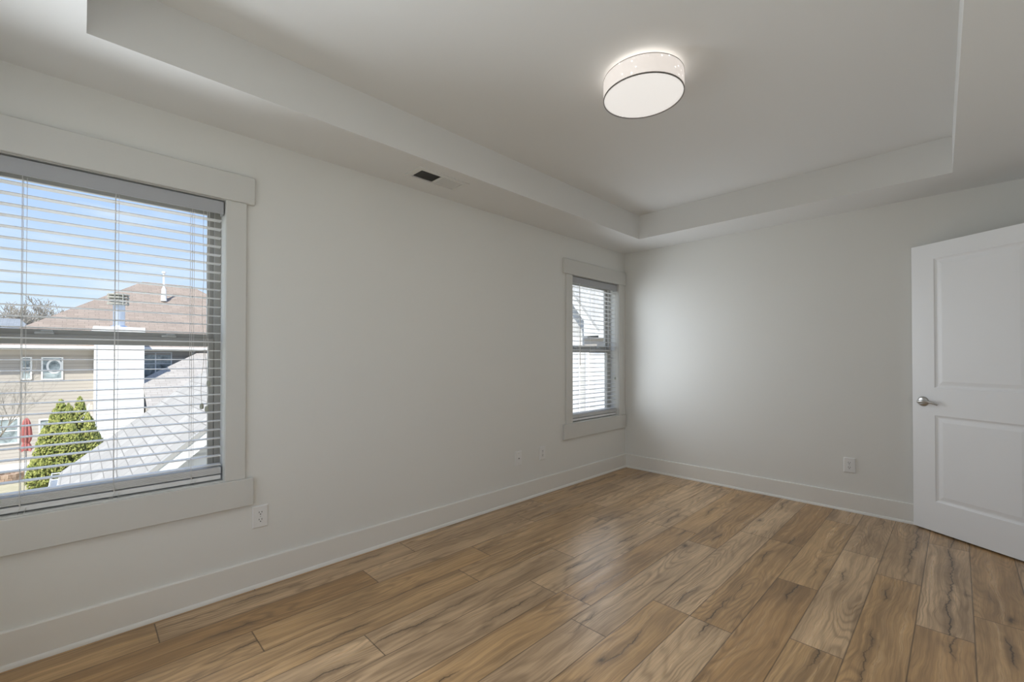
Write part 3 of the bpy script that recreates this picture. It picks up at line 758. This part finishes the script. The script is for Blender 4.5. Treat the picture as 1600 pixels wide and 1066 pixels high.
def house_c():
    """second neighbouring house, seen through the window by the corner"""
    root = thing('pale_house', 'pale sided house with grey roof seen through the window by the far corner', 'house', (-6, 9, GZ))
    Y = 7.5; s = 1.266
    zr = lambda x_: 2.134 - s * (x_ + 5.415)
    # main roof, eave along x at Y
    bm = BM(); slab(bm, [(-5.60, Y, 2.10), (3.5, Y, 2.10), (3.5, 12.0, 4.90), (-9.5, 12.0, 4.90), (-9.5, Y + .6, 2.47), (-6.6, Y + .6, 2.47)], (0, 0, -.06)); rf = obj('roof', bm, M_CROOF, root)
    bm = BM(); box(bm, -5.45, 3.5, Y - .05, Y + .03, 1.90, 2.11); obj('gutter', bm, M_GUTTER, rf)
    bm = BM(); box(bm, -6.1, 3.5, Y + .02, Y + .25, 1.86, 1.91); box(bm, -6.12, 3.5, Y + .10, Y + .24, 1.63, 1.87); obj('soffit', bm, M_SOFFIT, rf)
    # front gable: ridge runs back along y
    xa = -8.6; za = zr(xa); xl = 2 * xa + 5.415
    bm = BM(); slab(bm, [(-5.415, Y - .02, zr(-5.415)), (xa, Y - .02, za), (xa, 11.5, za), (-5.415, 8.6, zr(-5.415))], (0, 0, -.16)); slab(bm, [(xl, Y - .02, zr(-5.415)), (xa, Y - .02, za), (xa, 11.5, za), (xl, 8.6, zr(-5.415))], (0, 0, -.16))
    obj('gable_roof', bm, M_CROOF, root)
    bm = BM()
    slab(bm, [(-5.43, Y - .05, zr(-5.43) - .14), (xa, Y - .05, za - .14), (xa, Y - .05, za - .42), (-5.66, Y - .05, zr(-5.43) - .14)], (0, .04, 0))
    slab(bm, [(xl, Y - .05, zr(-5.43) - .14), (xa, Y - .05, za - .14), (xa, Y - .05, za - .42), (xl, Y - .05, zr(-5.43) - .5)], (0, .04, 0))
    slab(bm, [(-6.03, Y - .048, 1.98), (-5.40, Y - .048, 1.98), (-5.44, Y - .048, 2.05), (-6.03, Y - .048, 2.60)], (0, .10, 0))
    obj('rake_board', bm, M_WTRIM, root)
    bm = BM(); slab(bm, [(-6.0, Y + .12, GZ), (-6.0, Y + .12, zr(-6.0) - .2), (xa, Y + .12, za - .2), (xl + .6, Y + .12, zr(-6.0) - .2), (xl + .6, Y + .12, GZ)], (0, 3.0, 0)); obj('gable_wall', bm, M_GSIDING, root)
    bm = BM(); box(bm, -6.0, 3.2, Y + .22, Y + 5, GZ, 1.88); obj('wall', bm, M_WSIDING, root)
    bm = BM(); box(bm, -6.62, -6.32, Y + .06, Y + .119, GZ, 1.95); box(bm, -6.06, -5.96, Y + .07, Y + .13, GZ, 1.62); obj('corner_board', bm, M_WTRIM, root)
house_c()

def far_house():
    root = thing('far_house', 'distant house with a low grey-blue roof left of the brown roof', 'house', (-44, -11, GZ))
    bm = BM(); box(bm, -50, -42, -16, -6.9, GZ, 3.0); obj('wall', bm, M_GSIDING, root)
    bm = BM(); slab(bm, [(-41.6, -16.5, 2.9), (-41.6, -6.6, 2.9), (-44.2, -7.6, 4.05), (-44.2, -15.5, 4.05)], (0, 0, -.2)); slab(bm, [(-44.2, -7.6, 4.05), (-44.2, -15.5, 4.05), (-50.4, -16.5, 2.9), (-50.4, -6.6, 2.9)], (0, 0, -.2)); obj('roof', bm, M_FAR, root)
far_house()

# shrubs and trees -------------------------------------------------------
def arborvitae():
    base = Vector((-20.4, -4.85, GZ))
    root = thing('arborvitae', 'bushy green arborvitae with several pointed tops beside the grey roof', 'shrub', tuple(base))
    rnd = random.Random(3)
    bm = BM(); tube(bm, [base, base + Vector((0, 0, 1.2)), base + Vector((.05, .02, 2.4))], [.09, .07, .03], 8); obj('trunk', bm, M_BARK, root)
    leaders = [((-.03, -.13), 3.27, .46), ((-.10, -.30), 2.92, .42), ((.05, .06), 3.10, .34), ((0, .36), 3.33, .44), ((.12, .58), 2.72, .36), ((.15, -.52), 2.35, .36), ((-.3, .1), 3.0, .5), ((.38, .12), 2.5, .5), ((.25, -.2), 2.6, .45), ((.05, .66), 2.55, .36), ((-.1, .82), 2.0, .34), ((.2, -.62), 1.6, .34)]
    bm = BM()
    for (dx, dy), h, rr in leaders:
        n = 1150
        for i in range(n):
            f = rnd.random() ** .9; z = .10 + f * (h - .10)
            q = z / h
            rad = rr * (min(1.0, .55 + q * 1.4) if q < .35 else (1 - (q - .35) / .65) ** .62) * (1.05 if q < .5 else 1.0)
            a = rnd.random() * 2 * PI; k = (.72 + .34 * rnd.random())
            p = base + Vector((dx + rad * k * math.cos(a), dy * (1 + .10 * (1 - q)) + rad * k * math.sin(a), z))
            n_ = Vector((math.cos(a), math.sin(a), .5 + rnd.uniform(-.5, .6))).normalized()
            t_ = n_.cross(Vector((rnd.uniform(-.4, .4), rnd.uniform(-.4, .4), 1))).normalized(); u_ = n_.cross(t_)
            s_ = rnd.uniform(.045, .085)
            tip = p + u_ * s_ * -1.5 + n_ * s_ * .5
            if tip.z < p.z: tip = p + u_ * s_ * 1.5 + n_ * s_ * .5
            A = bm.verts.new(p - t_ * s_ * .6); B = bm.verts.new(p + t_ * s_ * .6); C_ = bm.verts.new(tip); D = bm.verts.new(p + n_ * s_ * .55)
            bm.faces.new((A, D, C_)); bm.faces.new((D, B, C_)); bm.faces.new((A, B, D))
    fo = obj('foliage', bm, M_LEAF, root)
arborvitae()

def bare_tree(name, base, height, label, mat, seed, spread=.5, depth=5, r0=.16, group=None, tw=.003):
    rnd = random.Random(seed); base = Vector(base)
    root = thing(name, label, 'tree', tuple(base), group=group)
    bt, bb = BM(), BM()
    def grow(p, d, ln, r, lev, bmx):
        pts = [p]; q = p.copy(); dd = d.copy()
        for i in range(3):
            dd = (dd + Vector((rnd.uniform(-1, 1), rnd.uniform(-1, 1), rnd.uniform(-.3, .6))) * .16).normalized(); q = q + dd * ln / 3; pts.append(q.copy())
        r = max(r, tw)
        tube(bmx, pts, [r, r * .88, r * .76, r * .66], 6 if lev < 2 else 4, caps=lev < 2)
        if lev >= depth: return
        n = 3 if lev < 3 else 4
        for i in range(n):
            j = pts[rnd.choice((1, 2, 3)) if i else 3]
            nd = (dd + Vector((rnd.uniform(-1, 1), rnd.uniform(-1, 1), rnd.uniform(-.25, .7))) * (spread + .12 * lev)).normalized()
            grow(j, nd, ln * rnd.uniform(.62, .80), r * .58, lev + 1, bb)
    grow(base, Vector((0, 0, 1)), height * .36, r0, 0, bt)
    obj('trunk', bt, mat, root); obj('branches', bb, mat, root)
    return root
GT = 'bare trees beyond the brown roof'
for i, (y, x, h) in enumerate([(-8.8, -55.5, 9.3), (-7.4, -64, 10.3), (-13.2, -56, 9.3)]):
    bare_tree('bare_tree', (x, y, GZ), h, ['bare pale tree behind the distant grey-blue roof, left of the brown roof', 'bare tree whose crown meets the left slope of the brown roof', 'bare tree at the left edge behind the distant roof'][i], M_TWIG, 20 + i, .55, 6, .2, GT, .024)
bare_tree('bare_sapling', (-23.3, -6.95, GZ), 4.6, 'thin bare sapling in front of the tan siding', M_TWIG, 5, .5, 5, .04)

# patio things ------------------------------------------------------------
def umbrella():
    bx, by = -24.8, -6.09
    root = thing('patio_umbrella', 'closed red patio umbrella standing on the concrete patio', 'umbrella', (bx, by, GZ + .04))
    bm = BM(); lathe(bm, [(.24, GZ + .04), (.24, GZ + .08), (.06, GZ + .12), (.03, GZ + .3)], (bx, by, 0), 20); obj('base', bm, M_POLE, root, smooth=True)
    bm = BM(); tube(bm, [(bx, by, GZ + .1), (bx, by, -1.22)], .022, 10); obj('pole', bm, M_POLE, root, smooth=True)
    bm = BM(); prof = [(.02, -1.27), (.075, -1.36), (.105, -1.5), (.135, -1.8), (.150, -2.05), (.125, -2.22), (.085, -2.32), (.12, -2.42), (.185, -2.62)]
    seg = 48; rings = []
    for r_, z in prof:
        rings.append([bm.verts.new((bx + r_ * (1 + .22 * math.cos(8 * 2 * PI * k / seg)) * math.cos(2 * PI * k / seg), by + r_ * (1 + .22 * math.cos(8 * 2 * PI * k / seg)) * math.sin(2 * PI * k / seg), z + (.05 * math.cos(4 * 2 * PI * k / seg) if z < -2.6 else 0))) for k in range(seg)])
    for A, B in zip(rings, rings[1:]):
        for k in range(seg): bm.faces.new((A[k], A[(k + 1) % seg], B[(k + 1) % seg], B[k]))
    bm.faces.new(rings[0]); bm.faces.new(rings[-1])
    cn = obj('canopy', bm, M_RED, root, smooth=True)
    bm = BM(); lathe(bm, [(.100, -2.345), (.106, -2.32), (.100, -2.295)], (bx, by, 0), 24); obj('tie_strap', bm, M_RED, cn, smooth=True)
umbrella()
def fire_pit():
    cx, cy = -23.7, -6.55
    root = thing('fire_pit', 'low round block fire pit at the edge of the patio', 'fire pit', (cx, cy, GZ))
    bm = BM()
    for lv in range(2):
        for k in range(14):
            a0 = 2 * PI * (k + .5 * lv) / 14; a1 = a0 + 2 * PI / 14 * .95
            P_ = [(.34, a0), (.34, a1), (.48, a1), (.48, a0)]
            slab(bm, [(cx + r_ * math.cos(a), cy + r_ * math.sin(a), GZ + .0 + .15 * lv) for r_, a in P_], (0, 0, .145))
    obj('block_ring', bm, M_STONE, root)
    bm = BM(); lathe(bm, [(.33, GZ), (.33, GZ + .10)], (cx, cy, 0), 20); obj('ash_bed', bm, M_BLACK, root)
fire_pit()
